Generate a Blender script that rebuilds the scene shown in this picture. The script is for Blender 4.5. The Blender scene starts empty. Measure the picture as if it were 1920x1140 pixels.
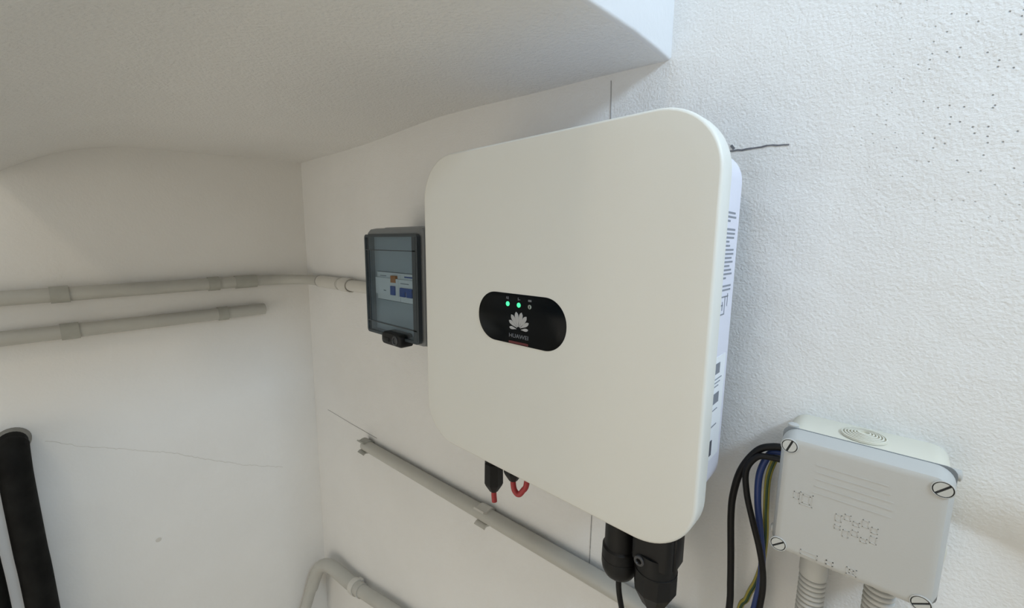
import bpy, bmesh, math, random
from mathutils import Vector, Matrix
random.seed(7)
SC = bpy.context.scene
COL = SC.collection
pi = math.pi

# ------------------------------------------------------------------ camera, world, lights, exposure
# metres; x runs along the inverter wall, y = 0 is that wall (the room lies at y < 0), z up
cam_data = bpy.data.cameras.new('camera')
cam_data.sensor_width = 36.0
cam_data.lens = 779.9 / 1920 * 36.0
cam_data.clip_start = 0.01
cam = bpy.data.objects.new('camera', cam_data)
cam.location = (0.27349, -0.46668, 0.07694)
cam.rotation_euler = (math.radians(81.783), math.radians(-0.5514), math.radians(42.589))
COL.objects.link(cam)
SC.camera = cam

world = bpy.data.worlds.new('world')
SC.world = world
world.use_nodes = True
bg = world.node_tree.nodes['Background']
bg.inputs['Color'].default_value = (0.80, 0.90, 1.0, 1)
bg.inputs['Strength'].default_value = 0.3

def area_light(name, loc, target, sx, sy, energy, color):
    l = bpy.data.lights.new(name, 'AREA')
    l.shape = 'RECTANGLE'; l.size = sx; l.size_y = sy
    l.energy = energy; l.color = color
    o = bpy.data.objects.new(name, l)
    o.location = loc
    o.rotation_euler = (Vector(target) - Vector(loc)).to_track_quat('-Z', 'Y').to_euler()
    COL.objects.link(o)
    return o
# daylight entering through the window of the right wall ; warm fill light added in the doorway behind the camera
area_light('window_daylight', (1.06, -0.36, 0.72), (0.0, -0.36, 0.72), 0.36, 0.22, 11.5, (0.60, 0.79, 1.0))
area_light('doorway_fill', (-0.10, -2.40, -0.62), (-0.10, 0.0, -0.50), 1.15, 1.3, 9.2, (1.0, 0.895, 0.745))

SC.view_settings.view_transform = 'Standard'
SC.view_settings.look = 'None'
SC.view_settings.exposure = 0.0
SC.view_settings.gamma = 1.0
SC.view_settings.use_curve_mapping = False

# ------------------------------------------------------------------ materials
def srgb(r, g, b):
    f = lambda c: (c / 255 / 12.92) if c / 255 <= 0.04045 else ((c / 255 + 0.055) / 1.055) ** 2.4
    return (f(r), f(g), f(b), 1)

def mat(name, col, rough=0.5, noise=0.0, nscale=40, bump=0.0, bscale=200, metal=0.0, spec=0.5, emit=None, estr=0.0):
    m = bpy.data.materials.new(name); m.use_nodes = True
    nt = m.node_tree; p = nt.nodes['Principled BSDF']
    p.inputs['Roughness'].default_value = rough
    p.inputs['Metallic'].default_value = metal
    p.inputs['Specular IOR Level'].default_value = spec
    p.inputs['Base Color'].default_value = col
    tc = nt.nodes.new('ShaderNodeTexCoord')
    if noise > 0:
        n = nt.nodes.new('ShaderNodeTexNoise'); n.inputs['Scale'].default_value = nscale; n.inputs['Detail'].default_value = 4
        nt.links.new(tc.outputs['Object'], n.inputs['Vector'])
        r = nt.nodes.new('ShaderNodeValToRGB')
        r.color_ramp.elements[0].position = 0.3; r.color_ramp.elements[1].position = 0.7
        r.color_ramp.elements[0].color = [c * (1 - noise) for c in col[:3]] + [1]
        r.color_ramp.elements[1].color = [min(1, c * (1 + noise)) for c in col[:3]] + [1]
        nt.links.new(n.outputs['Fac'], r.inputs['Fac'])
        nt.links.new(r.outputs['Color'], p.inputs['Base Color'])
    if bump > 0:
        n2 = nt.nodes.new('ShaderNodeTexNoise'); n2.inputs['Scale'].default_value = bscale; n2.inputs['Detail'].default_value = 3
        nt.links.new(tc.outputs['Object'], n2.inputs['Vector'])
        b = nt.nodes.new('ShaderNodeBump'); b.inputs['Strength'].default_value = 1.0; b.inputs['Distance'].default_value = bump
        nt.links.new(n2.outputs['Fac'], b.inputs['Height'])
        nt.links.new(b.outputs['Normal'], p.inputs['Normal'])
    if emit:
        p.inputs['Emission Color'].default_value = emit; p.inputs['Emission Strength'].default_value = estr
    return m

def plaster(name, col, fine=0.0006, fscale=260, coarse=0.002, cscale=14, pits=False):
    m = bpy.data.materials.new(name); m.use_nodes = True
    nt = m.node_tree; N = nt.nodes; L = nt.links
    p = N['Principled BSDF']; p.inputs['Roughness'].default_value = 0.85; p.inputs['Specular IOR Level'].default_value = 0.25
    tc = N.new('ShaderNodeTexCoord'); V = tc.outputs['Object']
    # slightly blotchy paint
    n0 = N.new('ShaderNodeTexNoise'); n0.inputs['Scale'].default_value = 5; n0.inputs['Detail'].default_value = 5; L.new(V, n0.inputs['Vector'])
    r = N.new('ShaderNodeValToRGB')
    r.color_ramp.elements[0].position = 0.3; r.color_ramp.elements[1].position = 0.7
    r.color_ramp.elements[0].color = [c * 0.955 for c in col[:3]] + [1]; r.color_ramp.elements[1].color = list(col[:3]) + [1]
    L.new(n0.outputs['Fac'], r.inputs['Fac'])
    out = r.outputs['Color']
    n1 = N.new('ShaderNodeTexNoise'); n1.inputs['Scale'].default_value = fscale; n1.inputs['Detail'].default_value = 2.5; L.new(V, n1.inputs['Vector'])
    n2 = N.new('ShaderNodeTexNoise'); n2.inputs['Scale'].default_value = cscale; n2.inputs['Detail'].default_value = 3; L.new(V, n2.inputs['Vector'])
    h = n1.outputs['Fac']
    if pits:   # scattered pinholes in the render coat
        vo = N.new('ShaderNodeTexVoronoi'); vo.voronoi_dimensions = '2D'; vo.inputs['Scale'].default_value = 140
        sv = N.new('ShaderNodeSeparateXYZ'); L.new(V, sv.inputs['Vector']); cv = N.new('ShaderNodeCombineXYZ'); L.new(sv.outputs['X'], cv.inputs['X']); L.new(sv.outputs['Z'], cv.inputs['Y']); L.new(cv.outputs['Vector'], vo.inputs['Vector'])
        lt = N.new('ShaderNodeMapRange'); lt.inputs['From Min'].default_value = 0.03; lt.inputs['From Max'].default_value = 0.105
        lt.inputs['To Min'].default_value = 1.0; lt.inputs['To Max'].default_value = 0.0
        L.new(vo.outputs['Distance'], lt.inputs['Value'])
        sepc = N.new('ShaderNodeSeparateColor'); L.new(vo.outputs['Color'], sepc.inputs['Color'])
        pick = N.new('ShaderNodeMath'); pick.operation = 'GREATER_THAN'; pick.inputs[1].default_value = 0.68; L.new(sepc.outputs['Red'], pick.inputs[0])
        # the pitted patch lies high on the wall, towards the window
        sx = N.new('ShaderNodeSeparateXYZ'); L.new(V, sx.inputs['Vector'])
        mx = N.new('ShaderNodeMapRange'); mx.inputs['From Min'].default_value = 0.215; mx.inputs['From Max'].default_value = 0.30; L.new(sx.outputs['X'], mx.inputs['Value'])
        mz = N.new('ShaderNodeMapRange'); mz.inputs['From Min'].default_value = 0.06; mz.inputs['From Max'].default_value = 0.16; L.new(sx.outputs['Z'], mz.inputs['Value'])
        a = N.new('ShaderNodeMath'); a.operation = 'MULTIPLY'; L.new(mx.outputs['Result'], a.inputs[0]); L.new(mz.outputs['Result'], a.inputs[1])
        b_ = N.new('ShaderNodeMath'); b_.operation = 'MULTIPLY'; L.new(a.outputs[0], b_.inputs[0]); L.new(pick.outputs[0], b_.inputs[1])
        c_ = N.new('ShaderNodeMath'); c_.operation = 'MULTIPLY'; L.new(b_.outputs[0], c_.inputs[0]); L.new(lt.outputs['Result'], c_.inputs[1])
        mixc = N.new('ShaderNodeMix'); mixc.data_type = 'RGBA'
        L.new(c_.outputs[0], mixc.inputs['Factor']); L.new(out, mixc.inputs['A']); mixc.inputs['B'].default_value = srgb(160, 160, 160)
        out = mixc.outputs['Result']
        sub = N.new('ShaderNodeMath'); sub.operation = 'SUBTRACT'; L.new(h, sub.inputs[0]); L.new(c_.outputs[0], sub.inputs[1]); h = sub.outputs[0]
    L.new(out, p.inputs['Base Color'])
    bc = N.new('ShaderNodeBump'); bc.inputs['Strength'].default_value = 1; bc.inputs['Distance'].default_value = coarse; L.new(n2.outputs['Fac'], bc.inputs['Height'])
    bf = N.new('ShaderNodeBump'); bf.inputs['Strength'].default_value = 1; bf.inputs['Distance'].default_value = fine; L.new(h, bf.inputs['Height']); L.new(bc.outputs['Normal'], bf.inputs['Normal'])
    L.new(bf.outputs['Normal'], p.inputs['Normal'])
    return m

M = {}
M['wall_back'] = plaster('wall_back_plaster', (0.84, 0.84, 0.825, 1), fine=0.00075, fscale=380, coarse=0.003, cscale=16, pits=True)
M['wall_left'] = plaster('wall_left_plaster', (0.88, 0.865, 0.83, 1), fine=0.0004, fscale=220, coarse=0.003, cscale=10)
M['soffit'] = plaster('soffit_plaster', (0.87, 0.862, 0.84, 1), fine=0.0017, fscale=230, coarse=0.004, cscale=9)
M['riser'] = plaster('stair_end_plaster', (0.84, 0.84, 0.84, 1), fine=0.0002, fscale=200, coarse=0.001)
M['room'] = plaster('room_plaster', (0.84, 0.83, 0.80, 1))
M['floor'] = mat('floor_tile', srgb(226, 218, 204), 0.6, noise=0.06, nscale=8)
M['cover'] = mat('cover_white', srgb(224, 223, 215), 0.42, bump=0.00004, bscale=900)
M['inv_body'] = mat('body_white', srgb(222, 222, 232), 0.5)
M['black_gloss'] = mat('black_gloss', (0.0018, 0.003, 0.0038, 1), 0.22, spec=0.1)
M['black'] = mat('black_plastic', (0.005, 0.005, 0.0055, 1), 0.45, spec=0.3)
M['rubber'] = mat('black_rubber', (0.004, 0.004, 0.0045, 1), 0.5, spec=0.3)
M['foam'] = mat('black_foam', (0.0065, 0.0065, 0.0058, 1), 0.8, spec=0.2, noise=0.6, nscale=28, bump=0.0012, bscale=60)
M['logo'] = mat('logo_grey', srgb(172, 172, 172), 0.5)
M['logo_dim'] = mat('print_grey', srgb(110, 112, 116), 0.6)
M['led_on'] = mat('led_green', (0.05, 0.8, 0.3, 1), 0.4, emit=(0.06, 1.0, 0.34, 1), estr=1.1)
M['led_off'] = mat('led_off', srgb(150, 158, 150), 0.4)
M['red_print'] = mat('red_print', srgb(92, 30, 32), 0.6)
M['pipe'] = mat('grey_pvc', srgb(186, 185, 178), 0.42, noise=0.03, nscale=25)
M['pipe_light'] = mat('pale_pvc', srgb(208, 206, 199), 0.42, noise=0.03, nscale=25)
M['clip'] = mat('clip_pvc', srgb(170, 170, 162), 0.5, noise=0.05, nscale=60)
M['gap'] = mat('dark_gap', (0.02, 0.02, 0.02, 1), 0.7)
M['collar'] = mat('grey_collar', srgb(128, 126, 120), 0.75, noise=0.15, nscale=60, bump=0.001, bscale=120)
M['encl'] = mat('enclosure_grey', srgb(128, 132, 134), 0.5)
M['encl_dark'] = mat('enclosure_dark_frame', srgb(44, 54, 60), 0.35)
M['plate'] = mat('inner_plate', srgb(176, 184, 188), 0.5)
M['breaker'] = mat('breaker_white', srgb(238, 240, 240), 0.45)
M['blue_toggle'] = mat('toggle_blue', srgb(52, 84, 160), 0.45)
M['orange'] = mat('button_orange', srgb(190, 120, 60), 0.5)
M['jb_lid'] = mat('junction_lid_grey', srgb(192, 192, 188), 0.48, bump=0.00005, bscale=700)
M['jb_body'] = mat('junction_body_ivory', srgb(224, 221, 206), 0.5)
M['screw'] = mat('screw_grey', srgb(196, 196, 190), 0.45)
M['corr'] = mat('corrugated_grey', srgb(196, 196, 192), 0.45)
M['blue_wire'] = mat('wire_blue', srgb(40, 62, 120), 0.42)
M['yellow'] = mat('wire_yellow', srgb(158, 148, 66), 0.45)
M['green'] = mat('wire_green', srgb(34, 66, 38), 0.45)
M['red_wire'] = mat('wire_red', srgb(170, 52, 56), 0.45)
M['pencil'] = mat('pencil_graphite', srgb(158, 157, 155), 0.8)
M['pencil_dark'] = mat('pencil_dark', srgb(112, 113, 118), 0.8)
M['crack'] = mat('crack_line', srgb(216, 212, 203), 0.9)
M['sticker'] = mat('sticker_white', srgb(236, 238, 240), 0.5)
M['ink'] = mat('ink_grey', srgb(138, 142, 150), 0.7)
M['ink_dark'] = mat('ink_dark', srgb(80, 82, 90), 0.7)
M['lamp'] = mat('fill_lamp_diffuser', (1, 1, 1, 1), 0.5, emit=(1.0, 0.86, 0.66, 1), estr=16.0)
M['frame_white'] = mat('frame_white', srgb(230, 230, 228), 0.45)

def smoked():
    m = bpy.data.materials.new('smoked_glass'); m.use_nodes = True
    nt = m.node_tree; nt.nodes.clear()
    o = nt.nodes.new('ShaderNodeOutputMaterial'); t = nt.nodes.new('ShaderNodeBsdfTransparent'); g = nt.nodes.new('ShaderNodeBsdfGlossy')
    t.inputs['Color'].default_value = (0.78, 0.83, 0.86, 1); g.inputs['Roughness'].default_value = 0.12; g.inputs['Color'].default_value = (0.8, 0.85, 0.9, 1)
    lw = nt.nodes.new('ShaderNodeLayerWeight'); lw.inputs['Blend'].default_value = 0.5
    fr = nt.nodes.new('ShaderNodeMath'); fr.operation = 'POWER'; fr.inputs[1].default_value = 4.0; nt.links.new(lw.outputs['Facing'], fr.inputs[0])
    mx = nt.nodes.new('ShaderNodeMixShader')
    nt.links.new(fr.outputs[0], mx.inputs[0]); nt.links.new(t.outputs[0], mx.inputs[1]); nt.links.new(g.outputs[0], mx.inputs[2]); nt.links.new(mx.outputs[0], o.inputs[0])
    return m
M['smoked'] = smoked()

# ------------------------------------------------------------------ mesh helpers
XF = None
class MB:
    def __init__(s): s.v = []; s.f = []; s.mi = []
    def add(s, vs, fs, mi=0):
        k = len(s.v); s.v += [tuple(v) for v in vs]
        for f in fs: s.f.append([i + k for i in f]); s.mi.append(mi)
        return s
    def box(s, x0, x1, y0, y1, z0, z1, mi=0):
        vs = [(x, y, z) for z in (z0, z1) for y in (y0, y1) for x in (x0, x1)]
        return s.add(vs, [(0, 2, 3, 1), (4, 5, 7, 6), (0, 1, 5, 4), (2, 6, 7, 3), (0, 4, 6, 2), (1, 3, 7, 5)], mi)
    def rings(s, rings, cap0=True, cap1=True, mi=None):
        n = len(rings[0]); vs = [p for r in rings for p in r]; k = len(s.v)
        s.v += [tuple(v) for v in vs]
        for a in range(len(rings) - 1):
            for i in range(n):
                j = (i + 1) % n
                s.f.append([k + a * n + i, k + a * n + j, k + (a + 1) * n + j, k + (a + 1) * n + i])
                s.mi.append(mi(a, i) if mi else 0)
        if cap0: s.f.append([k + i for i in range(n)][::-1]); s.mi.append(0)
        if cap1: s.f.append([k + (len(rings) - 1) * n + i for i in range(n)]); s.mi.append(0)
        return s
    def rr(s, cx, cz, w, h, r, prof, seg=10, cap0=True, cap1=True):
        """rounded rectangle in xz swept along y; prof = [(inset, y), ...]"""
        R = []
        for ins, y in prof:
            ww, hh, rad = w / 2 - ins, h / 2 - ins, max(r - ins, 0.0004)
            ring = []
            for q, (sx, sz) in enumerate(((1, 1), (-1, 1), (-1, -1), (1, -1))):
                for k in range(seg + 1):
                    a = q * pi / 2 + k * pi / 2 / seg
                    ring.append((cx + sx * (ww - rad) + rad * math.cos(a), y, cz + sz * (hh - rad) + rad * math.sin(a)))
            R.append(ring)
        return s.rings(R, cap0, cap1)
    def lathe(s, c, prof, seg=32, axis='z', cap0=True, cap1=True, rot=0.0):
        """prof = [(radius, along)] around an axis through c"""
        R = []
        for r, t in prof:
            ring = []
            for i in range(seg):
                a = rot + 2 * pi * i / seg; u, w = r * math.cos(a), r * math.sin(a)
                if axis == 'z': ring.append((c[0] + u, c[1] + w, c[2] + t))
                elif axis == 'y': ring.append((c[0] + u, c[1] + t, c[2] + w))
                else: ring.append((c[0] + t, c[1] + u, c[2] + w))
            R.append(ring)
        return s.rings(R, cap0, cap1)
    def tube(s, pts, r, seg=16, sub=8, smooth=True, stripes=None):
        P = catmull(pts, sub) if smooth and len(pts) > 2 else [Vector(p) for p in pts]
        rad = (lambda t: r) if not callable(r) else r
        R = []; prev = None
        for i, p in enumerate(P):
            t = (P[min(i + 1, len(P) - 1)] - P[max(i - 1, 0)]).normalized()
            if prev is None:
                u = t.cross(Vector((0.31, 0.52, 0.79))).normalized()
            else:
                u = (prev - t * prev.dot(t)).normalized()
            prev = u; w = t.cross(u); rr_ = rad(i / (len(P) - 1))
            R.append([p + u * (rr_ * math.cos(2 * pi * k / seg)) + w * (rr_ * math.sin(2 * pi * k / seg)) for k in range(seg)])
        return s.rings(R, True, True, (lambda a, i: stripes(a, i)) if stripes else None)
    def build(s, name, m, parent=None, angle=35, bevel=0.0):
        if XF: s.v = [XF(v) for v in s.v]
        me = bpy.data.meshes.new(name)
        me.from_pydata(s.v, [], s.f)
        for mm in (m if isinstance(m, (list, tuple)) else [m]): me.materials.append(mm)
        for p, i in zip(me.polygons, s.mi): p.material_index = i
        bm = bmesh.new(); bm.from_mesh(me)
        if bevel > 0:
            bmesh.ops.bevel(bm, geom=[e for e in bm.edges if len(e.link_faces) == 2 and e.calc_face_angle(0) > 0.6], offset=bevel, segments=2, profile=0.5, affect='EDGES', clamp_overlap=True)
        bmesh.ops.recalc_face_normals(bm, faces=bm.faces[:]); bm.to_mesh(me); bm.free()
        me.polygons.foreach_set('use_smooth', [True] * len(me.polygons))
        me.set_sharp_from_angle(angle=math.radians(angle))
        o = bpy.data.objects.new(name, me); COL.objects.link(o)
        if parent: o.parent = parent; o.matrix_parent_inverse = Matrix.Translation(-Vector(parent.location))
        return o

def catmull(pts, sub):
    P = [Vector(p) for p in pts]; P = [2 * P[0] - P[1]] + P + [2 * P[-1] - P[-2]]; out = []
    for i in range(1, len(P) - 2):
        a, b, c, d = P[i - 1:i + 3]
        for k in range(sub):
            t = k / sub
            out.append(0.5 * (2 * b + (c - a) * t + (2 * a - 5 * b + 4 * c - d) * t * t + (3 * b - a - 3 * c + d) * t ** 3))
    out.append(P[-2]); return out

def tag(o, label, cat, group=None):
    o['label'] = label; o['category'] = cat
    if group: o['group'] = group
    return o
def thing(name, label, cat, loc, group=None):
    e = bpy.data.objects.new(name, None); e.empty_display_size = 0.02; e.location = loc; COL.objects.link(e)
    return tag(e, label, cat, group)
def struct(o, label, cat='wall'):
    o['kind'] = 'structure'; o['label'] = label; o['category'] = cat; return o
def sstep(a, b, x):
    t = min(1, max(0, (x - a) / (b - a))); return t * t * (3 - 2 * t)
def interp(x, xs, ys):
    if x <= xs[0]: return ys[0]
    for i in range(len(xs) - 1):
        if x <= xs[i + 1]: return ys[i] + (ys[i + 1] - ys[i]) * (x - xs[i]) / (xs[i + 1] - xs[i])
    return ys[-1]

# ------------------------------------------------------------------ the room
XC, XW, YF, ZF, ZT = -0.9254, 1.08, -2.45, -1.30, 1.30

def back_wall():
    xs = [XC + i * 0.08 for i in range(int((0.24 - XC) / 0.08) + 1)] + [0.25 + 0.01 * i for i in range(40)] + [0.70, 0.85, XW]
    zs = [ZF, -1.0, -0.7, -0.5, -0.4, -0.3, -0.24] + [-0.20 + 0.0025 * i for i in range(52)] + [-0.06, 0.0, 0.1, 0.3, 0.6, 0.9, ZT]
    b = MB(); vs = []
    for x in xs:
        zl = -0.1457 - 0.24 * (min(x, 0.42) - 0.33); s = sstep(0.28, 0.38, x)
        for z in zs:
            d = z - zl
            g = 0.0
            if d >= 0: g = max(0.0, 1 - d / 0.05) ** 2
            else: g = 1 - sstep(0.25, 0.6, -d)
            vs.append((x, 0.020 * s * g, z))
    n = len(zs)
    fs = [(i * n + j, i * n + j + 1, (i + 1) * n + j + 1, (i + 1) * n + j) for i in range(len(xs) - 1) for j in range(n - 1)]
    b.add(vs, fs)
    b.box(XC - 0.1, XW + 0.1, 0.05, 0.12, ZF, ZT)
    return b
wall_back = struct(back_wall().build('wall_back', M['wall_back'], angle=80), 'white rough plastered wall behind the inverter')
b = MB(); b.box(XC - 0.10, XC, YF, 0.05, ZF, ZT)
wall_left = struct(b.build('wall_left', M['wall_left']), 'white smooth plastered wall carrying the two grey conduits')
# window wall, outside the picture
WY0, WY1, WZ0, WZ1 = -0.58, -0.14, 0.58, 0.86
b = MB()
b.box(XW, XW + 0.1, YF, 0.05, ZF, WZ0); b.box(XW, XW + 0.1, YF, 0.05, WZ1, ZT)
b.box(XW, XW + 0.1, YF, WY0, WZ0, WZ1); b.box(XW, XW + 0.1, WY1, 0.05, WZ0, WZ1)
wall_right = struct(b.build('wall_right', M['room']), 'white plastered wall with a window')
b = MB(); b.box(XC - 0.1, -0.70, YF - 0.1, YF, ZF, ZT); b.box(0.50, XW + 0.1, YF - 0.1, YF, ZF, ZT); b.box(-0.70, 0.50, YF - 0.1, YF, 0.90, ZT)
wall_front = struct(b.build('wall_front', M['room']), 'white plastered wall with an open doorway')
b = MB(); b.box(XC - 0.1, XW + 0.1, YF - 0.1, 0.12, ZF - 0.1, ZF)
floor = struct(b.build('floor', M['floor']), 'beige tiled floor', 'floor')
b = MB(); b.box(XC - 0.1, XW + 0.1, YF - 0.1, 0.12, ZT, ZT + 0.1)
struct(b.build('ceiling', M['room']), 'white upper ceiling', 'ceiling')
w = MB()
for (y0, y1, z0, z1) in ((WY0, WY1, WZ0, WZ0 + 0.04), (WY0, WY1, WZ1 - 0.04, WZ1), (WY0, WY0 + 0.04, WZ0, WZ1), (WY1 - 0.04, WY1, WZ0, WZ1)):
    w.box(XW + 0.03, XW + 0.07, y0, y1, z0, z1)
struct(w.build('window_1', M['frame_white']), 'white window frame', 'window')

# underside of the stair: a plastered soffit that folds down towards the room, with a vertical end face
SY = [0.0, -0.04, -0.08, -0.14, -0.195, -0.25, -0.292, -0.33, -0.352, -0.372, -0.392, -0.415, -0.4335, -0.452, -0.487, -0.520, -0.535]
SZ = [0.2835, 0.2845, 0.2845, 0.281, 0.2777, 0.275, 0.2724, 0.2695, 0.267, 0.2632, 0.2582, 0.2515, 0.2445, 0.2363, 0.2176, 0.196, 0.186]
DX = [XC, -0.75, -0.55, -0.33, -0.22, -0.03, 0.0735]
DZ = [0.001, -0.001, 0.001, 0.006, 0.004, -0.004, -0.0110]
b = MB(); vs = []; fs = []
sx = [XC] + [XC + 0.05 * i for i in range(1, 20)] + [0.040, 0.068, 0.0715, 0.0735]
for i, x in enumerate(sx):
    for y, z in zip(SY, SZ):
        up = 0.0 if x < 0.07 else (0.0006 if x < 0.072 else 0.0028)
        vs.append((x, y + (0.02 if y == 0 else 0), z + interp(x, DX, DZ) + up + 0.0012 * math.sin(x * 13 + y * 9)))
    vs.append((x, SY[-1], ZT)); vs.append((x, 0.02, ZT))
n = len(SY) + 2
for i in range(len(sx) - 1):
    for j in range(n):
        k = (j + 1) % n
        fs.append((i * n + j, i * n + k, (i + 1) * n + k, (i + 1) * n + j))
fs.append(tuple(range(n))); fs.append(tuple(range((len(sx) - 1) * n, len(sx) * n))[::-1])
b.add(vs, fs)
for i, f in enumerate(b.f):
    if min(b.v[q][0] for q in f) > 0.067: b.mi[i] = 1
soffit = struct(b.build('ceiling', [M['soffit'], M['riser']], angle=50), 'rough plastered stair soffit folding down over the conduits', 'ceiling')

# pencil marks and hairline cracks belong to the walls
def stroke(name, pts, wid, m, parent, axis='y', jit=0.0):
    b = MB(); P = []
    for i in range(len(pts) - 1):
        a, c = Vector(pts[i]), Vector(pts[i + 1]); n = max(1, int((c - a).length / 0.004)) if jit else 1
        for k in range(n): P.append(a.lerp(c, k / n) + (Vector((0, 0, random.uniform(-jit, jit))) if axis == 'y' else Vector((0, 0, random.uniform(-jit, jit)))))
    P.append(Vector(pts[-1]))
    out = Vector((0, -0.0006, 0)) if axis == 'y' else Vector((0.0006, 0, 0))
    for a, c in zip(P[:-1], P[1:]):
        t = (c - a).normalized(); nrm = t.cross(out).normalized() * (wid * random.uniform(0.7, 1.1) / 2)
        b.add([a - nrm + out, a + nrm + out, c + nrm + out, c - nrm + out, a - nrm, a + nrm, c + nrm, c - nrm], [(0, 1, 2, 3), (0, 4, 5, 1), (1, 5, 6, 2), (2, 6, 7, 3), (3, 7, 4, 0)])
    return b.build(name, m, parent)
stroke('pencil_mark', [(0.0022, 0, 0.270), (0.0040, 0, 0.222)], 0.0011, M['pencil'], wall_back)
stroke('pencil_mark', [(0.0, 0, -0.26), (-0.001, 0, -0.3735)], 0.0013, M['pencil'], wall_back, jit=0.0001)
stroke('pencil_mark', [(0.138, 0, 0.1708), (0.155, 0, 0.1706), (0.172, 0, 0.1712), (0.190, 0, 0.1698)], 0.0015, M['pencil_dark'], wall_back, jit=0.0007)
stroke('pencil_mark', [(0.1405, 0, 0.1765), (0.1435, 0, 0.1725)], 0.0022, M['pencil_dark'], wall_back)
stroke('pencil_mark', [(-0.8416, 0, -0.382), (-0.7027, 0, -0.3806), (-0.58, 0, -0.3775)], 0.0010, M['pencil'], wall_back)
stroke('hairline_crack', [(XC, -0.518, -0.316), (XC, -0.473, -0.344), (XC, -0.402, -0.378), (XC, -0.332, -0.412), (XC, -0.263, -0.457), (XC, -0.186, -0.503), (XC, -0.098, -0.545)], 0.0009, M['crack'], wall_left, axis='x', jit=0.0015)
b = MB(); b.lathe((XC, -0.371, -0.614), [(0.0055, 0.0), (0.005, 0.0008), (0.002, 0.0011)], 14, 'x'); b.build('plaster_blob', M['crack'], wall_left)

# ------------------------------------------------------------------ inverter
IX, IZ = -0.0010, -0.0005
inv = thing('inverter', 'large white square solar inverter with rounded corners and black oval display', 'inverter', (IX, 0.0, IZ - 0.18))
b = MB(); b.rr(IX, IZ, 0.3570, 0.3655, 0.052, [(0.012, -0.1200), (0.003, -0.1203), (0.0006, -0.1215), (0.0, -0.1230), (0.0003, -0.1385), (0.0005, -0.1397), (0.0010, -0.1408), (0.0018, -0.1416), (0.0028, -0.1420), (0.0032, -0.14203), (0.022, -0.1421)], seg=16)
b.build('front_cover', M['cover'], inv, angle=40)
b = MB(); b.rr(IX, IZ - 0.002, 0.326, 0.334, 0.030, [(0.002, -0.032), (0.0, -0.034), (0.0, -0.1225)], seg=10)
body = b.build('body', M['inv_body'], inv)
b = MB(); b.box(IX - 0.12, IX + 0.12, -0.0340, 0.0, IZ - 0.11, IZ + 0.12)
b.build('wall_bracket', M['encl'], inv)
# display
DXc, DZc, YD = -0.0062, -0.0004, -0.1417   # display drawn around this centre, then set in its place
DS, DPX, DPZ = 1.0285, -0.0142, -0.0026
def place(v): return (DPX + (v[0] - DXc) * DS, v[1], DPZ + (v[2] - DZc) * DS)
XF = place
b = MB(); b.rr(DXc, DZc, 0.1195, 0.0530, 0.0260, [(0.0, YD + 0.0010), (0.0, YD - 0.0006), (0.0006, YD - 0.0010)], seg=16)
disp = b.build('display_panel', M['black_gloss'], inv); disp['label'] = 'glossy black oval display panel'
YP = YD - 0.0010
def disc(cx, cz, r, t=0.0004, seg=20):
    b = MB(); b.lathe((cx, YP, cz), [(r, 0.0002), (r, -t * 0.6), (r * 0.8, -t)], seg, 'y'); return b
def flat(pts, t=0.0003):
    b = MB(); n = len(pts)
    vs = [(x, YP + 0.0001, z) for x, z in pts] + [(x, YP - t, z) for x, z in pts]
    b.add(vs, [tuple(range(n)), tuple(range(2 * n - 1, n - 1, -1))] + [(i, (i + 1) % n, n + (i + 1) % n, n + i) for i in range(n)]); return b
for x in (-0.0212, -0.0058):
    o = disc(x, 0.0150, 0.0025).build('status_light', M['led_on'], disp); o['label'] = 'lit green status light'
o = disc(0.0088, 0.0146, 0.0022).build('status_light', M['led_off'], disp); o['label'] = 'unlit grey status light'
b = flat([(0.0086, 0.0132), (0.0094, 0.0132), (0.0094, 0.0160), (0.0086, 0.0160)], 0.0006); b.build('status_symbol', M['black_gloss'], disp)
# tiny symbols over the lights
b = MB()
for (x, z, w, h) in ((-0.0222, 0.0206, 0.0026, 0.0006), (-0.0205, 0.0212, 0.0007, 0.0030), (-0.0226, 0.0218, 0.0008, 0.0016)):
    b.box(x - w / 2, x + w / 2, YP - 0.0003, YP + 0.0001, z - h / 2, z + h / 2)
b.build('status_symbol', M['logo_dim'], disp)
b = MB()
for (x, z, w, h) in ((-0.0066, 0.0212, 0.0007, 0.0030), (-0.0052, 0.0206, 0.0026, 0.0006)):
    b.box(x - w / 2, x + w / 2, YP - 0.0003, YP + 0.0001, z - h / 2, z + h / 2)
b.build('status_symbol', M['logo_dim'], disp)
b = MB(); b.box(0.0068, 0.0110, YP - 0.0003, YP + 0.0001, 0.0198, 0.0218); b.build('status_symbol', M['logo_dim'], disp)
# petal emblem: eight petals fanning out of one point
LX, LZ = -0.0056, -0.0098
for sgn in (-1, 1):
    for ang, r0, r1, wd in ((11.5, 0.0022, 0.0178, 0.0050), (36, 0.0022, 0.0172, 0.0048), (60, 0.0024, 0.0152, 0.0040), (85, 0.0030, 0.0126, 0.0031)):
        a = math.radians(ang) * sgn; d = Vector((math.sin(a), math.cos(a))); nn = Vector((d.y, -d.x))
        c = Vector((LX + sgn * 0.0002, LZ - (0.0007 if ang > 80 else 0)))
        left, right = [], []
        for k in range(9):
            t = k / 8; wv = wd / 2 * (0.12 + 0.88 * math.sin(pi * min(1, t ** 1.6) * 0.93 + 0.02) ** 0.8) if t < 1 else 0.0002
            q = c + d * (r0 + (r1 - r0) * t)
            left.append(q + nn * wv); right.append(q - nn * wv)
        flat([(q.x, q.y) for q in left] + [(q.x, q.y) for q in reversed(right)]).build('emblem_petal', M['logo'], disp)
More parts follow.
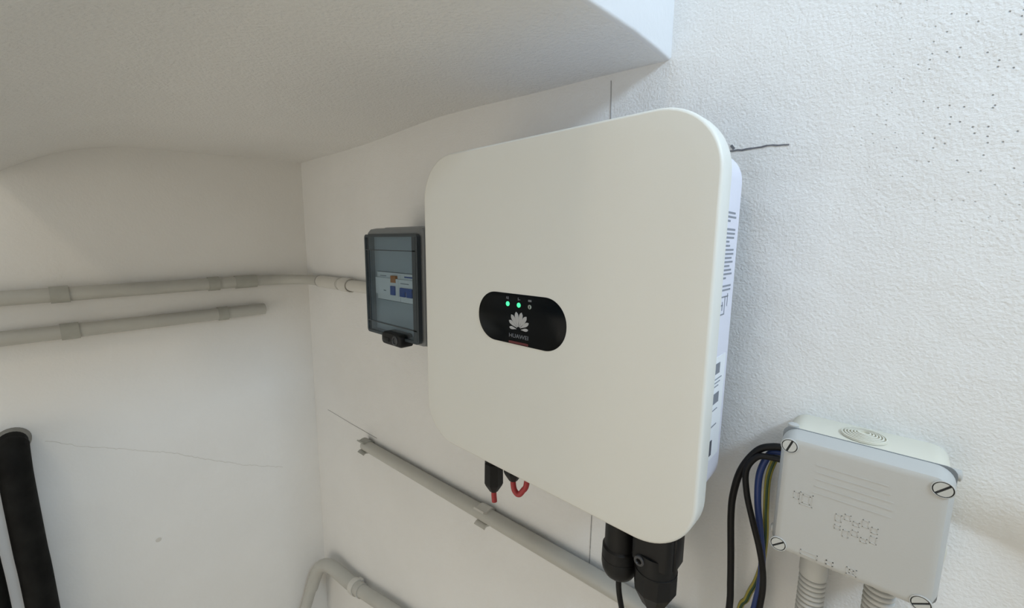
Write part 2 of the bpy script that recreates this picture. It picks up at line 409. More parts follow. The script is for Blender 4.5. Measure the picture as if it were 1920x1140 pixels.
def text_mesh(name, body_, size, width, cx, cz, m, parent):
    cu = bpy.data.curves.new(name, 'FONT'); cu.body = body_; cu.size = size; cu.align_x = 'CENTER'; cu.align_y = 'CENTER'; cu.extrude = 0.0002
    to = bpy.data.objects.new(name, cu); COL.objects.link(to)
    dg = bpy.context.evaluated_depsgraph_get(); dg.update()
    me = bpy.data.meshes.new_from_object(to.evaluated_get(dg)); bpy.data.objects.remove(to)
    w0 = max(v.co.x for v in me.vertices) - min(v.co.x for v in me.vertices); k = width / w0
    for v in me.vertices: v.co = Vector(place((cx + v.co.x * k, YP - 0.0001 - v.co.z, cz + v.co.y)))
    me.materials.clear(); me.materials.append(m)
    o = bpy.data.objects.new(name, me); COL.objects.link(o); o.parent = parent; return o
o = text_mesh('wordmark', 'HUAWEI', 0.0060, 0.0262, -0.0056, -0.0180, M['logo_dim'], disp)
o.matrix_parent_inverse = Matrix.Identity(4)
b = MB(); b.rr(-0.0058, -0.02485, 0.027, 0.0024, 0.0008, [(0, YP + 0.0001), (0, YP - 0.0003)], seg=3)
o = b.build('printed_line', M['red_print'], disp); o['label'] = 'thin dark red printed line'
XF = None
# rating plate and barcode stickers on the right flank
XS = IX + 0.163
def sideplate(y0, y1, z0, z1, t): b = MB(); b.box(XS - 0.0004, XS + t, y0, y1, z0, z1); return b
rp = sideplate(-0.113, -0.040, 0.010, 0.112, 0.0003).build('rating_plate', M['inv_body'], body)
b = MB(); z = 0.106; k = 0
while z > 0.034:
    ln = [0.9, 1.0, 0.45, 0.2, 1.0, 1.0, 0.95, 0.5, 0.6, 1.0, 1.0, 0.85, 1.0, 0.7][k % 14]
    if k % 14 != 3:
        b.box(XS, XS + 0.0006, -0.085, -0.0750 + 0.030 * ln, z - 0.0008, z + 0.0008)
    z -= 0.0036; k += 1
for (y0, z0, y1, z1) in ((-0.080, 0.032, -0.050, 0.0308), (-0.080, 0.016, -0.058, 0.0148), (-0.0592, 0.032, -0.058, 0.0148), (-0.066, 0.027, -0.0648, 0.019), (-0.080, 0.0245, -0.064, 0.0233), (-0.052, 0.034, -0.0508, 0.022)):
    b.box(XS, XS + 0.0006, y0, y1, z1, z0)
o = b.build('printed_text', M['ink'], body); o['kind'] = 'stuff'
sideplate(-0.112, -0.041, -0.125, -0.024, 0.0004).build('barcode_sticker', M['sticker'], body)
b = MB()
for i in range(9): b.box(XS, XS + 0.0008, -0.080 + i * 0.0026, -0.080 + i * 0.0026 + 0.0017, -0.040, -0.030)
for i in range(3): b.box(XS, XS + 0.0008, -0.080, -0.050 - i * 0.004, -0.0455 - i * 0.0035, -0.0447 - i * 0.0035)
for i in range(11): b.box(XS, XS + 0.0008, -0.080 + i * 0.0024, -0.080 + i * 0.0024 + 0.0016, -0.069, -0.059)
b.box(XS, XS + 0.0008, -0.080, -0.056, -0.0755, -0.0747); b.box(XS, XS + 0.0008, -0.080, -0.055, -0.0915, -0.0905)
o = b.build('barcode_print', M['ink'], body); o['kind'] = 'stuff'
b = MB(); b.box(XS, XS + 0.0008, -0.080, -0.0640, -0.120, -0.105); b.build('warning_mark', M['ink_dark'], body)

# ------------------------------------------------------------------ plugs and wires under the inverter
ZB = -0.168
def dc_plug(name, label, x, y, tip, wire_pts, group):
    e = thing(name, label, 'connector', (x, y, tip), group)
    b = MB(); b.lathe((x, y, 0), [(0.0110, ZB), (0.0110, tip + 0.044), (0.0132, tip + 0.042), (0.0135, tip + 0.014), (0.0118, tip + 0.010), (0.0056, tip), (0.0036, tip)], 8, rot=pi / 8)
    b.build('plug_body', M['black'], e, angle=25)
    b = MB(); b.tube([(x, y, tip + 0.006)] + wire_pts, 0.0037, 12, 8); b.build('wire', M['red_wire'], e)
dc_plug('solar_plug', 'long black solar plug with a short red wire end under the inverter', -0.0975, -0.095, -0.2560, [(-0.0972, -0.095, -0.262), (-0.0960, -0.095, -0.2715)], 'solar plugs under the inverter')
dc_plug('solar_plug', 'short black solar plug with a looping red wire under the inverter', -0.0620, -0.095, -0.2255, [(-0.0620, -0.095, -0.230), (-0.0595, -0.095, -0.239), (-0.0535, -0.094, -0.2425), (-0.0480, -0.092, -0.236), (-0.0430, -0.090, -0.222), (-0.0425, -0.088, -0.165)], 'solar plugs under the inverter')

px, py = 0.0885, -0.090
e = thing('antenna_plug', 'black rounded communication plug with a thin black cable below the inverter', 'connector', (px, py, -0.28))
b = MB(); b.lathe((px, py, 0), [(0.0165, ZB), (0.0165, -0.2455)], 32); b.build('plug_neck', M['black'], e)
b = MB(); b.lathe((px, py, 0), [(0.0165, -0.238), (0.0186, -0.240), (0.0190, -0.250), (0.0186, -0.2505), (0.0186, -0.2515), (0.0190, -0.252), (0.0190, -0.2595), (0.0180, -0.2655), (0.0155, -0.2705), (0.0110, -0.2745), (0.0060, -0.2760)], 32); b.build('plug_cap', M['black'], e)
b = MB(); b.tube([(px, py, -0.272), (px + 0.0005, py, -0.290), (px + 0.004, py, -0.308), (px + 0.010, py + 0.004, -0.34), (px + 0.02, py + 0.02, -0.42), (px + 0.03, py + 0.05, -0.55), (px + 0.03, py + 0.06, ZF)], 0.0030, 12); b.build('cable', M['rubber'], e)

ax, ay = 0.1285, -0.092
e = thing('mains_plug', 'large black mains plug with tapered nut and a screw hole below the inverter', 'connector', (ax, ay, -0.28))
b = MB(); b.rr(ax, 0, 0.041, 0.034, 0.007, [(0, 0), (0, 1)], seg=5)
b.v = [(v[0], ay + v[2], ZB if v[1] == 0 else -0.2305) for v in b.v]; nk = b.build('plug_neck', M['black'], e)
b = MB(); b.box(ax + 0.0145, ax + 0.0225, ay - 0.010, ay + 0.010, -0.229, -0.190); b.build('latch', M['black'], e, bevel=0.001)
b = MB(); b.lathe((ax, ay, 0), [(0.0195, -0.222), (0.0200, -0.2405), (0.0206, -0.2408), (0.0206, -0.2425), (0.0200, -0.243)], 32); b.build('plug_collar', M['black'], e)
b = MB(); b.lathe((ax, ay, 0), [(0.0206, -0.242), (0.0206, -0.263), (0.0196, -0.2650), (0.0120, -0.2800), (0.0105, -0.2802)], 10, rot=0.2); b.build('cable_nut', M['black'], e, angle=20)
sxp, szp = ax - 0.0095, -0.2285
b = MB(); b.lathe((sxp, ay - 0.0165, szp), [(0.0052, 0.004), (0.0052, -0.0030), (0.0046, -0.0036), (0.0030, -0.0036), (0.0026, -0.0030), (0.0026, 0.002)], 20, 'y'); b.build('screw_socket', mat('dark_grey_plastic', (0.05, 0.05, 0.052, 1), 0.4), e)
b = MB(); b.tube([(ax - 0.003, ay, -0.277), (ax - 0.002, ay, -0.292), (ax + 0.004, ay, -0.32), (ax + 0.012, ay, -0.40), (ax + 0.02, ay + 0.03, ZF)], 0.0042, 12); b.build('cable', M['rubber'], e)
b = MB(); b.tube([(ax + 0.004, ay - 0.003, -0.277), (ax + 0.0075, ay - 0.003, -0.290), (ax + 0.014, ay - 0.002, -0.305), (ax + 0.03, ay, -0.36), (ax + 0.035, ay + 0.03, ZF)], 0.0028, 12, stripes=lambda a, i: 1 if i in (0, 1, 2) else 0); b.build('earth_wire', [M['yellow'], M['green']], e)

# ------------------------------------------------------------------ breaker enclosure with smoked door
EX, EZ, EW, EH, YE = -0.3275, 0.0085, 0.168, 0.190, -0.100
enc = thing('breaker_box', 'small grey breaker box with a smoked transparent door beside the inverter', 'breaker box', (EX, 0, EZ - EH / 2))
b = MB(); b.rr(EX, EZ, EW, EH, 0.012, [(0.002, 0.0), (0.0, -0.002), (0.0, -0.066), (0.002, -0.068), (0.002, -0.084), (0.004, -0.094), (0.0100, YE), (0.0125, YE), (0.014, -0.066)], seg=6)
b.build('body', M['encl'], enc, angle=30)
b = MB()
zc = 0.004
b.box(EX - EW / 2 + 0.013, EX + EW / 2 - 0.013, -0.090, -0.066, zc + 0.0245, EZ + EH / 2 - 0.013)
b.box(EX - EW / 2 + 0.013, EX + EW / 2 - 0.013, -0.090, -0.066, EZ - EH / 2 + 0.013, zc - 0.0245)
b.box(EX - EW / 2 + 0.013, EX - EW / 2 + 0.020, -0.090, -0.066, zc - 0.0245, zc + 0.0245)
b.build('front_plate', M['plate'], enc)
door = MB()
dx0, dx1, dz0, dz1 = EX - EW / 2 + 0.008, EX + EW / 2 - 0.006, EZ - EH / 2 + 0.009, EZ + EH / 2 - 0.0135
dcx, dcz, dw, dh = (dx0 + dx1) / 2, (dz0 + dz1) / 2, dx1 - dx0, dz1 - dz0
door.rr(dcx, dcz, dw, dh, 0.006, [(0.001, YE - 0.0030), (0.001, YE - 0.0048)], seg=4)
dr = door.build('door', M['smoked'], enc)
def ring_frame(name, cx, cz, w, h, t, y0, y1, m, parent):
    b = MB(); b.rr(cx, cz, w, h, 0.006, [(0, y0), (0, y1), (t, y1), (t, y0), (0, y0)], seg=4, cap0=False, cap1=False); return b.build(name, m, parent)
ring_frame('door_rim', dcx, dcz, dw + 0.001, dh + 0.001, 0.0042, YE + 0.001, YE - 0.0056, M['encl_dark'], dr)
b = MB(); b.box(dx0 + 0.003, dx1 - 0.003, YE - 0.0058, YE - 0.0044, 0.0640, 0.0655); b.build('door_ridge', M['encl_dark'], dr)
b = MB(); b.box(dx0 + 0.003, dx1 - 0.003, YE - 0.0058, YE - 0.0044, -0.0580, -0.0562); b.build('door_ridge', M['encl_dark'], dr)
b = MB(); b.box(dx0 + 0.0125, dx0 + 0.0140, YE - 0.0058, YE - 0.0044, -0.0570, 0.0645); b.build('door_ridge', M['encl_dark'], dr)
b = MB(); b.box(dx1 - 0.0130, dx1 - 0.0040, YE - 0.0058, YE - 0.0030, dz0 + 0.004, dz1 - 0.004); b.build('door_ridge', M['encl_dark'], dr)
b = MB(); b.rr(-0.3175, -0.0790, 0.060, 0.0215, 0.0080, [(0.0, -0.090), (0.0, YE - 0.0085), (0.0020, YE - 0.0120), (0.0040, YE - 0.0128)], seg=6)
lt = b.build('latch', M['black'], dr)
b = MB(); b.lathe((-0.3045, YE - 0.0120, -0.0790), [(0.0080, 0.001), (0.0080, -0.0018), (0.0066, -0.0026), (0.0050, -0.0026), (0.0045, -0.0012), (0.0010, -0.0012)], 24, 'y'); b.build('latch_knob', mat('latch_grey', (0.035, 0.037, 0.040, 1), 0.35), lt)
b = MB(); b.box(-0.340, -0.322, YE - 0.0138, YE - 0.0120, -0.0835, -0.0765); b.build('latch_grip', M['black'], lt, bevel=0.0008)

def breaker(label, x0, x1, parts):
    e = thing('circuit_breaker', label, 'breaker', ((x0 + x1) / 2, -0.07, zc - 0.0235), 'breakers in the breaker box')
    b = MB(); b.box(x0 + 0.0003, x1 - 0.0003, -0.0910, -0.0655, zc - 0.0235, zc + 0.0235)
    b.box(x0 + 0.0003, x1 - 0.0003, -0.0945, -0.0910, zc - 0.0140, zc + 0.0140)
    b.build('housing', M['breaker'], e)
    for nm, m, (a0, a1, c0, c1), d in parts:
        q = MB(); q.box(a0, a1, -d, -0.0900, c0, c1); q.build(nm, M[m], e, bevel=0.0004)
bx = EX - EW / 2 + 0.0204
breaker('wide white residual current breaker with orange test button and blue lever', bx, bx + 0.072,
        [('test_button', 'orange', (bx + 0.049, bx + 0.064, zc + 0.0075, zc + 0.0190), 0.0952), ('lever', 'blue_toggle', (bx + 0.050, bx + 0.063, zc - 0.0130, zc + 0.0020), 0.0968),
         ('printed_text', 'ink', (bx + 0.010, bx + 0.030, zc + 0.0165, zc + 0.0180), 0.0912), ('printed_text', 'ink', (bx + 0.026, bx + 0.034, zc - 0.0080, zc - 0.0062), 0.0947)])
bx2 = bx + 0.072
breaker('white two-pole breaker with paired blue levers next to the residual current breaker', bx2, bx2 + 0.053,
        [('lever', 'blue_toggle', (bx2 + 0.006, bx2 + 0.021, zc - 0.0135, zc - 0.0020), 0.0968), ('lever', 'blue_toggle', (bx2 + 0.025, bx2 + 0.040, zc - 0.0135, zc - 0.0020), 0.0968),
         ('lever_bridge', 'blue_toggle', (bx2 + 0.006, bx2 + 0.040, zc - 0.0055, zc + 0.0010), 0.0966), ('printed_text', 'blue_toggle', (bx2 + 0.012, bx2 + 0.036, zc + 0.0170, zc + 0.0195), 0.0912), ('printed_text', 'ink', (bx2 + 0.006, bx2 + 0.030, zc + 0.0070, zc + 0.0085), 0.0947)])

# ------------------------------------------------------------------ junction box
JX, JZ, JW, JH = 0.2690, -0.1345, 0.1060, 0.1100
jb = thing('junction_box', 'pale grey square junction box with four slotted screws below the inverter', 'junction box', (JX, 0, JZ - JH / 2))
b = MB(); b.rr(JX, JZ, JW - 0.001, JH - 0.001, 0.012, [(0.001, 0.001), (0.0, -0.001), (0.0008, -0.046)], seg=8)
jbody = b.build('body', M['jb_body'], jb)
b = MB(); b.rr(JX, JZ, JW, JH, 0.012, [(0.0, -0.0455), (0.0, -0.0490), (0.0028, -0.0590), (0.0040, -0.0612), (0.0060, -0.0621), (0.0085, -0.0622), (0.014, -0.0622)], seg=8)
lid = b.build('lid', M['jb_lid'], jb, angle=30)
YL = -0.0622
ring_frame('seal_line', JX, JZ, JW + 0.0006, JH + 0.0006, 0.004, -0.0450, -0.0462, M['encl'], jb)
for i, (x, z, rot) in enumerate(((JX - 0.0455, JZ + 0.0445, -0.35), (JX + 0.0455, JZ + 0.0440, -0.75), (JX - 0.0460, JZ - 0.0470, -0.85), (JX + 0.0440, JZ - 0.0470, -1.0))):
    b = MB(); b.lathe((x, YL, z), [(0.0064, 0.0006), (0.0064, -0.0006), (0.0060, -0.0009), (0.0057, -0.0009), (0.0057, 0.0003)], 28, 'y', cap1=False)
    sc_ = b.build('screw_seat', M['jb_lid'], lid)
    b = MB(); b.lathe((x, YL, z), [(0.0058, 0.0002), (0.0058, -0.00005)], 28, 'y'); b.build('screw_shade', M['gap'], sc_)  # dark disc paints the shade in the moat round the screw head
    for sg in (-1, 1):   # two half discs leave the slot open
        n = 14; pts = []
        for k in range(n + 1):
            a = -pi / 2 * 0.90 + k / n * pi * 0.90
            pts.append((0.0050 * math.cos(a) * sg, 0.0050 * math.sin(a) * sg))
        c, s_ = math.cos(rot), math.sin(rot)
        pts = [(x + u * c - v * s_, z + u * s_ + v * c) for u, v in pts]
        m_ = len(pts); q = MB()
        q.add([(u, YL + 0.0002, v) for u, v in pts] + [(u, YL - 0.0008, v) for u, v in pts], [tuple(range(m_)), tuple(range(2 * m_ - 1, m_ - 1, -1))] + [(k, (k + 1) % m_, m_ + (k + 1) % m_, m_ + k) for k in range(m_)])
        q.build('screw_head', M['screw'], sc_)
# moulded relief on the lid: fine rules, symbols and marks
b = MB()
for k, (z, xa, xb) in enumerate(((0.0345, -0.026, 0.018), (0.0285, -0.026, 0.020), (0.0225, -0.026, 0.022), (0.0165, -0.026, 0.022), (0.0105, -0.026, 0.022))):
    b.box(JX + xa, JX + xb, YL - 0.00022, YL + 0.0002, JZ + z - 0.0004, JZ + z + 0.0004)
def rect(b, x, z, w, h, t=0.0006):
    for (a0, a1, c0, c1) in ((x - w / 2, x + w / 2, z + h / 2 - t, z + h / 2), (x - w / 2, x + w / 2, z - h / 2, z - h / 2 + t), (x - w / 2, x - w / 2 + t, z - h / 2, z + h / 2), (x + w / 2 - t, x + w / 2, z - h / 2, z + h / 2)):
        b.box(JX + a0, JX + a1, YL - 0.00025, YL + 0.0002, JZ + c0, JZ + c1)
rect(b, -0.030, 0.002, 0.009, 0.011); rect(b, -0.030, 0.002, 0.0055, 0.0075); rect(b, -0.037, 0.003, 0.004, 0.006)
for k in range(10):
    rect(b, -0.008 + (k % 5) * 0.0055, -0.004 - (k // 5) * 0.011 + (k % 2) * 0.003, 0.004, 0.006 - (k % 3) * 0.0012, 0.0005)
rect(b, -0.024, -0.0455, 0.012, 0.0042); rect(b, -0.010, -0.0455, 0.005, 0.0040, 0.0008); rect(b, 0.004, -0.0450, 0.0065, 0.0060); rect(b, 0.004, -0.0450, 0.003, 0.003)
o = b.build('moulded_relief', M['jb_lid'], lid); o['kind'] = 'stuff'
# stepped membrane grommets
def grommet(c, axis, sgn, r0, par):
    b = MB(); prof = [(r0, 0.0)]
    for k in range(6): r = r0 - k * r0 * 0.14; prof += [(r, sgn * (0.0020 + k * 0.0004)), (r - r0 * 0.06, sgn * (0.0022 + k * 0.0004)), (r - r0 * 0.065, sgn * (0.0004 + k * 0.0004)), (r - r0 * 0.13, sgn * (0.0004 + k * 0.0004))]
    b.lathe(c, prof, 28, axis); b.build('cable_grommet', M['jb_body'], par)
grommet((JX + 0.000, -0.024, JZ + JH / 2 - 0.0008), 'z', 1, 0.0150, jbody)
grommet((JX + JW / 2 - 0.0008, -0.024, JZ - 0.020), 'x', 1, 0.0150, jbody)
grommet((JX - JW / 2 + 0.0008, -0.022, JZ + 0.004), 'x', -1, 0.0130, jbody)
b = MB(); b.lathe((JX + JW / 2 - 0.0005, -0.041, JZ + JH / 2 - 0.006), [(0.0042, -0.002), (0.0042, 0.0025), (0.0030, 0.0032)], 14, 'x'); b.build('lid_hinge', M['jb_lid'], jbody)
b = MB(); b.lathe((JX - JW / 2 + 0.006, -0.041, JZ + JH / 2 - 0.0005), [(0.0042, -0.002), (0.0042, 0.0020), (0.0030, 0.0028)], 14, 'z'); b.build('lid_hinge', M['jb_lid'], jbody)
b = MB(); b.lathe((JX - JW / 2 + 0.0005, -0.041, JZ - JH / 2 + 0.008), [(0.0042, 0.002), (0.0042, -0.0025), (0.0030, -0.0032)], 14, 'x'); b.build('lid_hinge', M['jb_lid'], jbody)

def corrugated(label, x, y, ztop, cuff, bend=0.0):
    e = thing('corrugated_conduit', label, 'conduit', (x, y, ZF), 'corrugated conduits under the junction box')
    if cuff:
        b = MB(); b.lathe((x, y, 0), [(0.0108, ztop + 0.004), (0.0108, ztop - 0.028), (0.0104, ztop - 0.029)], 28); b.build('cuff', M['corr'], e); z = ztop - 0.028
    else: z = ztop
    b = MB(); prof = [(0.0088, z + 0.004)]
    while z > ZF + 0.004:
        prof += [(0.0098, z - 0.0002), (0.0103, z - 0.0010), (0.0103, z - 0.0026), (0.0098, z - 0.0031), (0.0080, z - 0.0035), (0.0080, z - 0.0045)]; z -= 0.0047
    b.lathe((x, y, 0), prof, 24); b.build('corrugated_hose', M['corr'], e, angle=60)
corrugated('grey corrugated conduit with a smooth cuff under the junction box', 0.2475, -0.030, JZ - JH / 2 + 0.002, True)
corrugated('grey corrugated conduit without cuff under the junction box', 0.2920, -0.030, JZ - JH / 2 + 0.002, False)

# ------------------------------------------------------------------ cables looping out of the junction box
def cable(name, label, pts, r, m, group='cables looping out of the junction box', stripes=None):
    b = MB(); b.tube(pts, r, 14, 10, stripes=stripes); return tag(b.build(name, m), label, 'cable', group)
XJ = JX - JW / 2 + 0.006
cable('power_cable', 'thick black cable arching widest out of the junction box side', [(XJ, -0.030, -0.1065), (0.2075, -0.030, -0.1085), (0.1945, -0.030, -0.1172), (0.1825, -0.030, -0.1411), (0.1772, -0.029, -0.170), (0.1770, -0.029, -0.195), (0.1800, -0.029, -0.235), (0.1820, -0.029, -0.265), (0.1832, -0.029, -0.295), (0.180, -0.029, -0.36), (0.178, -0.028, -0.60), (0.178, -0.028, ZF)], 0.0033, M['rubber'])
cable('power_cable', 'thin black cable crossing the blue cable beside the junction box', [(XJ, -0.034, -0.1170), (0.2065, -0.034, -0.1180), (0.1955, -0.035, -0.1215), (0.1880, -0.036, -0.1375), (0.1905, -0.037, -0.160), (0.1975, -0.038, -0.184), (0.2050, -0.038, -0.208), (0.2095, -0.036, -0.230), (0.2110, -0.033, -0.252), (0.2100, -0.032, -0.275), (0.206, -0.031, -0.33), (0.203, -0.032, -0.60), (0.203, -0.032, ZF)], 0.0028, M['rubber'])
cable('power_cable', 'blue cable hanging behind the thin black cable', [(XJ, -0.026, -0.1140), (0.2080, -0.026, -0.1150), (0.2020, -0.026, -0.1235), (0.1975, -0.026, -0.143), (0.1985, -0.027, -0.170), (0.2035, -0.028, -0.200), (0.2075, -0.029, -0.228), (0.2075, -0.028, -0.255), (0.2050, -0.027, -0.282), (0.199, -0.026, -0.34), (0.195, -0.026, -0.60), (0.195, -0.026, ZF)], 0.0031, M['blue_wire'])
cable('earth_cable', 'green and yellow earth cable hanging closest to the junction box', [(XJ, -0.023, -0.1205), (0.2105, -0.022, -0.1215), (0.2065, -0.021, -0.130), (0.2040, -0.021, -0.148), (0.2050, -0.021, -0.178), (0.2070, -0.021, -0.205), (0.2065, -0.021, -0.235), (0.2030, -0.021, -0.258), (0.1970, -0.021, -0.280), (0.189, -0.021, -0.33), (0.187, -0.020, -0.60), (0.187, -0.020, ZF)], 0.0027, [M['yellow'], M['green']], stripes=lambda a, i: 1 if (i % 14) in (0, 1, 4, 5, 8, 9, 12) else 0)

# ------------------------------------------------------------------ conduits and their clips
def lwall(y, z, off): return (XC + off, y, z)
def saddle(label, c, d, r, L, m, normal, group, foot=True):
    """half-open clip around a pipe at c running along d, fixed to the wall behind (-normal)"""
    d = Vector(d).normalized(); n = Vector(normal).normalized(); t = d.cross(n).normalized(); c = Vector(c)
    e = thing('pipe_clip', label, 'clip', c - n * r, group)
    b = MB(); pr = []
    ri, ro = r + 0.0002, r + 0.0024
    A = [math.radians(a) for a in range(-215, 36, 10)]
    # sweep from one lip round the front to the other lip; opening faces away from the wall side only slightly
    ring = [(ro * math.cos(a), ro * math.sin(a)) for a in A] + [(ri * math.cos(a), ri * math.sin(a)) for a in reversed(A)]
    R = [[c + d * s + t * u - n * v for u, v in ring] for s in (-L / 2, L / 2)]
    b.rings(R, False, False); k = len(A); m2 = 2 * k
    for base in (0, m2):
        for i in range(k - 1): b.f.append([base + i, base + i + 1, base + m2 - 2 - i, base + m2 - 1 - i]); b.mi.append(0)
    b.build('clip_ring', m, e)
    if foot:
        b = MB(); w2, h2 = L / 2, r * 0.75
        P = [c - n * (r + 0.0015 if s else r * 0.5) + d * a * w2 + t * q * h2 for s in (0, 1) for q in (-1, 1) for a in (-1, 1)]
        b.add(P, [(0, 2, 3, 1), (4, 5, 7, 6), (0, 1, 5, 4), (2, 6, 7, 3), (0, 4, 6, 2), (1, 3, 7, 5)])
        b.build('clip_foot', m, e)
    return e

def u_clip(label, c, d, r, L, m, normal, group):
    """snap-in clip: a U behind the pipe whose two lips flare out past it"""
    d = Vector(d).normalized(); n = Vector(normal).normalized(); t = d.cross(n).normalized(); c = Vector(c)
    e = thing('pipe_clip', label, 'clip', c - n * r, group)
    h = 0.0015; rc = r + h
    cl = [(1.08 * rc, -1.12 * rc), (0.98 * rc, -0.96 * rc), (0.86 * rc, -0.78 * rc)] + [(rc * math.cos(math.radians(a)), rc * math.sin(math.radians(a))) for a in range(-30, 211, 20)] + [(-0.86 * rc, -0.78 * rc), (-0.98 * rc, -0.96 * rc), (-1.08 * rc, -1.12 * rc)]
    out, inn = [], []
    for i, p_ in enumerate(cl):
        a, q = cl[max(i - 1, 0)], cl[min(i + 1, len(cl) - 1)]
        tx, ty = q[0] - a[0], q[1] - a[1]; l = math.hypot(tx, ty); nx, ny = ty / l, -tx / l
        out.append((p_[0] + nx * h, p_[1] + ny * h)); inn.append((p_[0] - nx * h, p_[1] - ny * h))
    ring = out + inn[::-1]; b = MB(); k = len(cl); m2 = 2 * k
    b.rings([[c + d * s_ + t * u - n * v for u, v in ring] for s_ in (-L / 2, L / 2)], False, False)
    for base in (0, m2):
        for i in range(k - 1): b.f.append([base + i, base + i + 1, base + m2 - 2 - i, base + m2 - 1 - i]); b.mi.append(0)
    b.build('clip_cradle', m, e)
    b = MB(); P = [c - n * (r + 0.0015 if q else r * 0.9) + d * a * L * 0.5 + t * w_ * r * 0.7 for q in (0, 1) for w_ in (-1, 1) for a in (-1, 1)]
    b.add(P, [(0, 2, 3, 1), (4, 5, 7, 6), (0, 1, 5, 4), (2, 6, 7, 3), (0, 4, 6, 2), (1, 3, 7, 5)]); b.build('clip_foot', m, e)
    return e

RU = 0.0138
def zu(y): return -0.0212 + (y + 0.1336) * 0.0212
cu = thing('conduit', 'upper grey conduit bending round the corner into the breaker box', 'conduit', (XC + 0.016, -0.5, -0.06))
off = RU + 0.0015
b = MB(); b.tube([lwall(-1.2, zu(-1.2), off), lwall(-0.15, zu(-0.15), off)], RU, 24, smooth=False); b.build('pipe', M['pipe'], cu)
b = MB(); b.tube([lwall(-0.178, zu(-0.178), off), lwall(-0.132, zu(-0.132), off)], RU + 0.0019, 24, smooth=False); b.build('coupling', M['clip'], cu)
rb = 0.088
arc = [lwall(-0.150, zu(-0.15), off), lwall(-0.118, zu(-0.118), off)]
cxa, cya = XC + off + rb, -off - 0.0 - rb
for k in range(9):
    a = pi - k * pi / 2 / 8
    arc.append((cxa + rb * math.cos(a), cya + rb * math.sin(a), -0.0212 - 0.0006 * k / 8))
arc.append((XC + 0.150, -off, -0.0222))
b = MB(); b.tube(arc, RU - 0.0012, 24, 6); b.build('bend', M['pipe'], cu)
b = MB(); b.tube([(XC + 0.125, -off, -0.0222), (EX - EW / 2 + 0.004, -off, -0.0200)], RU - 0.0008, 24, smooth=False); b.build('pipe', M['pipe_light'], cu)
b = MB(); b.tube([(XC + 0.120, -off, -0.0222), (XC + 0.230, -off, -0.0217)], RU + 0.0012, 24, smooth=False); b.build('coupling', M['pipe_light'], cu)
b = MB(); b.lathe((XC + 0.1195, -off, -0.0222), [(RU - 0.0005, -0.0008), (RU + 0.0013, -0.0008), (RU + 0.0013, 0.0012)], 24, 'x'); b.build('seam', M['gap'], cu)
saddle('pale clip on the upper conduit next to the breaker box', (XC + 0.262, -off, -0.0216), (1, 0, 0), RU, 0.040, M['pipe_light'], (0, -1, 0), 'conduit clips')
b = MB(); b.lathe((XC + 0.2405, -off, -0.0217), [(RU - 0.0005, -0.0008), (RU + 0.0017, -0.0008), (RU + 0.0017, 0.0010)], 24, 'x'); b.build('seam', M['gap'], cu)
for y, lb in ((-0.470, 'grey clip on the upper conduit far from the room corner'), (-0.2215, 'grey clip on the upper conduit near the bend')):
    saddle(lb, lwall(y, zu(y), off), (0, 1, 0.0212), RU, 0.026 if y < -0.4 else 0.022, M['clip'], (1, 0, 0), 'conduit clips')

def zl_(y): return -0.0940 + (y + 0.118) * 0.0215
cl = thing('conduit', 'lower grey conduit ending cut off short of the corner', 'conduit', (XC + 0.016, -0.5, -0.12))
b = MB(); b.tube([lwall(-1.2, zl_(-1.2), off), lwall(-0.118, zl_(-0.118), off)], RU, 24, smooth=False); b.build('pipe', M['pipe'], cl)
b = MB(); b.lathe((XC + off, -0.1178, zl_(-0.118)), [(RU - 0.0015, -0.004), (RU - 0.0015, 0.0005)], 20, 'y'); b.build('pipe_opening', M['collar'], cl)
for y, lb in ((-0.463, 'grey clip on the lower conduit far from the room corner'), (-0.2085, 'grey clip with stepped edge near the cut conduit end')):
    saddle(lb, lwall(y, zl_(y), off), (0, 1, 0.0215), RU, 0.026 if y < -0.4 else 0.020, M['clip'], (1, 0, 0), 'conduit clips')

RL = 0.0122
def zp(x): return -0.3990 + (x + 0.599) * 0.0445
cd = thing('conduit', 'grey conduit running along the wall below the inverter', 'conduit', (-0.3, -0.014, -0.40))
b = MB(); b.tube([(-0.612, -RL - 0.002, zp(-0.612)), (0.160, -RL - 0.002, zp(0.160))], RL, 24, smooth=False); b.build('pipe', M['pipe'], cd)
u_clip('pale clip at the corner end of the conduit below the inverter', (-0.606, -RL - 0.002, zp(-0.606)), (1, 0, 0.0445), RL, 0.026, M['clip'], (0, -1, 0), 'conduit clips')
u_clip('pale clip half way along the conduit below the solar plugs', (-0.1985, -RL - 0.002, zp(-0.1985)), (1, 0, 0.0445), RL, 0.024, M['pipe_light'], (0, -1, 0), 'conduit clips')

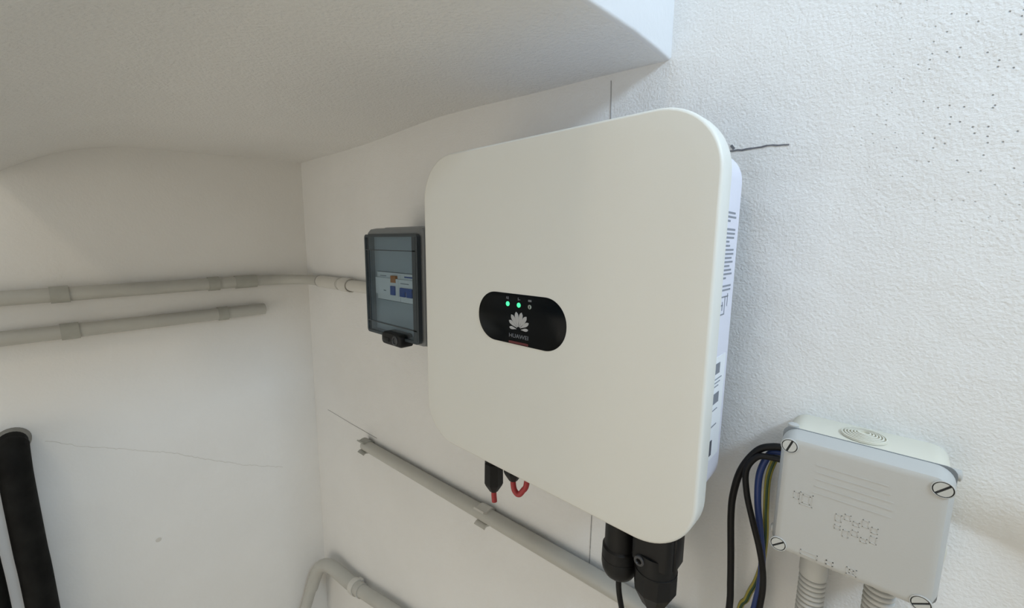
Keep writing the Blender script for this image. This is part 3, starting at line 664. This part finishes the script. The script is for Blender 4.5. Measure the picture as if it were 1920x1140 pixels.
# conduit bending through the low corner
cc = thing('conduit', 'grey conduit turning down through the low room corner', 'conduit', (-0.85, -0.05, -1.2))
b = MB(); b.tube([(-0.10, -0.020, ZF), (-0.10, -0.020, -0.76), (-0.108, -0.020, -0.725), (-0.135, -0.020, -0.708), (-0.30, -0.020, -0.722), (-0.50, -0.022, -0.765), (-0.655, -0.024, -0.806)], 0.0150, 20, smooth=False); b.build('pipe', M['pipe'], cc)
b = MB(); b.tube([(-0.640, -0.024, -0.802), (-0.700, -0.025, -0.815), (-0.760, -0.027, -0.822), (-0.815, -0.031, -0.828), (-0.855, -0.038, -0.848), (-0.879, -0.045, -0.885), (-0.890, -0.056, -0.930)], 0.0172, 20, 6); b.build('bend', M['pipe'], cc)
b = MB(); b.tube([(-0.888, -0.052, -0.915), (-0.893, -0.068, -0.965), (-0.898, -0.100, -1.07), (-0.899, -0.130, -1.29)], 0.0150, 20, 6); b.build('pipe', M['pipe'], cc)
saddle('pale clip on the conduit in the low corner', (-0.672, -0.0245, -0.8095), (1, 0, 0.23), 0.0172, 0.020, M['pipe_light'], (0, -1, 0), 'conduit clips')

# black insulated pipes coming out of the left wall
def foam_pipe(label, y, ztop, r, offx, collar):
    e = thing('insulated_pipe', label, 'pipe', (XC + offx, y, ZF), 'black insulated pipes on the left wall')
    b = MB(); X = XC
    pts = [(X - 0.005, y, ztop), (X + offx * 0.35, y, ztop + 0.001), (X + offx * 0.75, y, ztop - 0.008), (X + offx * 0.98, y, ztop - 0.035), (X + offx, y, ztop - 0.075), (X + offx, y + 0.002, ztop - 0.20), (X + offx, y + 0.005, ztop - 0.34), (X + offx, y + 0.012, ZF + 0.001)]
    b.tube(pts, lambda t: r * (0.93 if t < 0.22 else 1.0), 28, 10); b.build('foam_sleeve', M['foam'], e)
    if collar:
        b = MB(); b.lathe((X, y, ztop), [(r * 1.10, -0.002), (r * 1.10, 0.010), (r * 1.02, 0.016), (r * 0.93, 0.018)], 28, 'x'); b.build('wall_collar', M['collar'], e)
foam_pipe('thick black insulated pipe with grey collar at its wall end', -0.557, -0.300, 0.0215, 0.046, True)
foam_pipe('black insulated pipe beyond the collared one, nearer the doorway', -0.6145, -0.300, 0.0215, 0.046, True)

# unseen ceiling lamp added behind the camera for warm fill and floor bounce
lamp = thing('fill_lamp', 'round white ceiling lamp added out of view as warm fill', 'lamp', (0.10, -1.35, ZT - 0.06))
b = MB(); b.lathe((0.10, -1.35, ZT), [(0.15, 0.0), (0.15, -0.03), (0.14, -0.035)], 32); b.build('housing', M['frame_white'], lamp)
b = MB(); b.lathe((0.10, -1.35, ZT), [(0.138, -0.033), (0.13, -0.050), (0.09, -0.062), (0.02, -0.066)], 32); b.build('diffuser', M['lamp'], lamp)
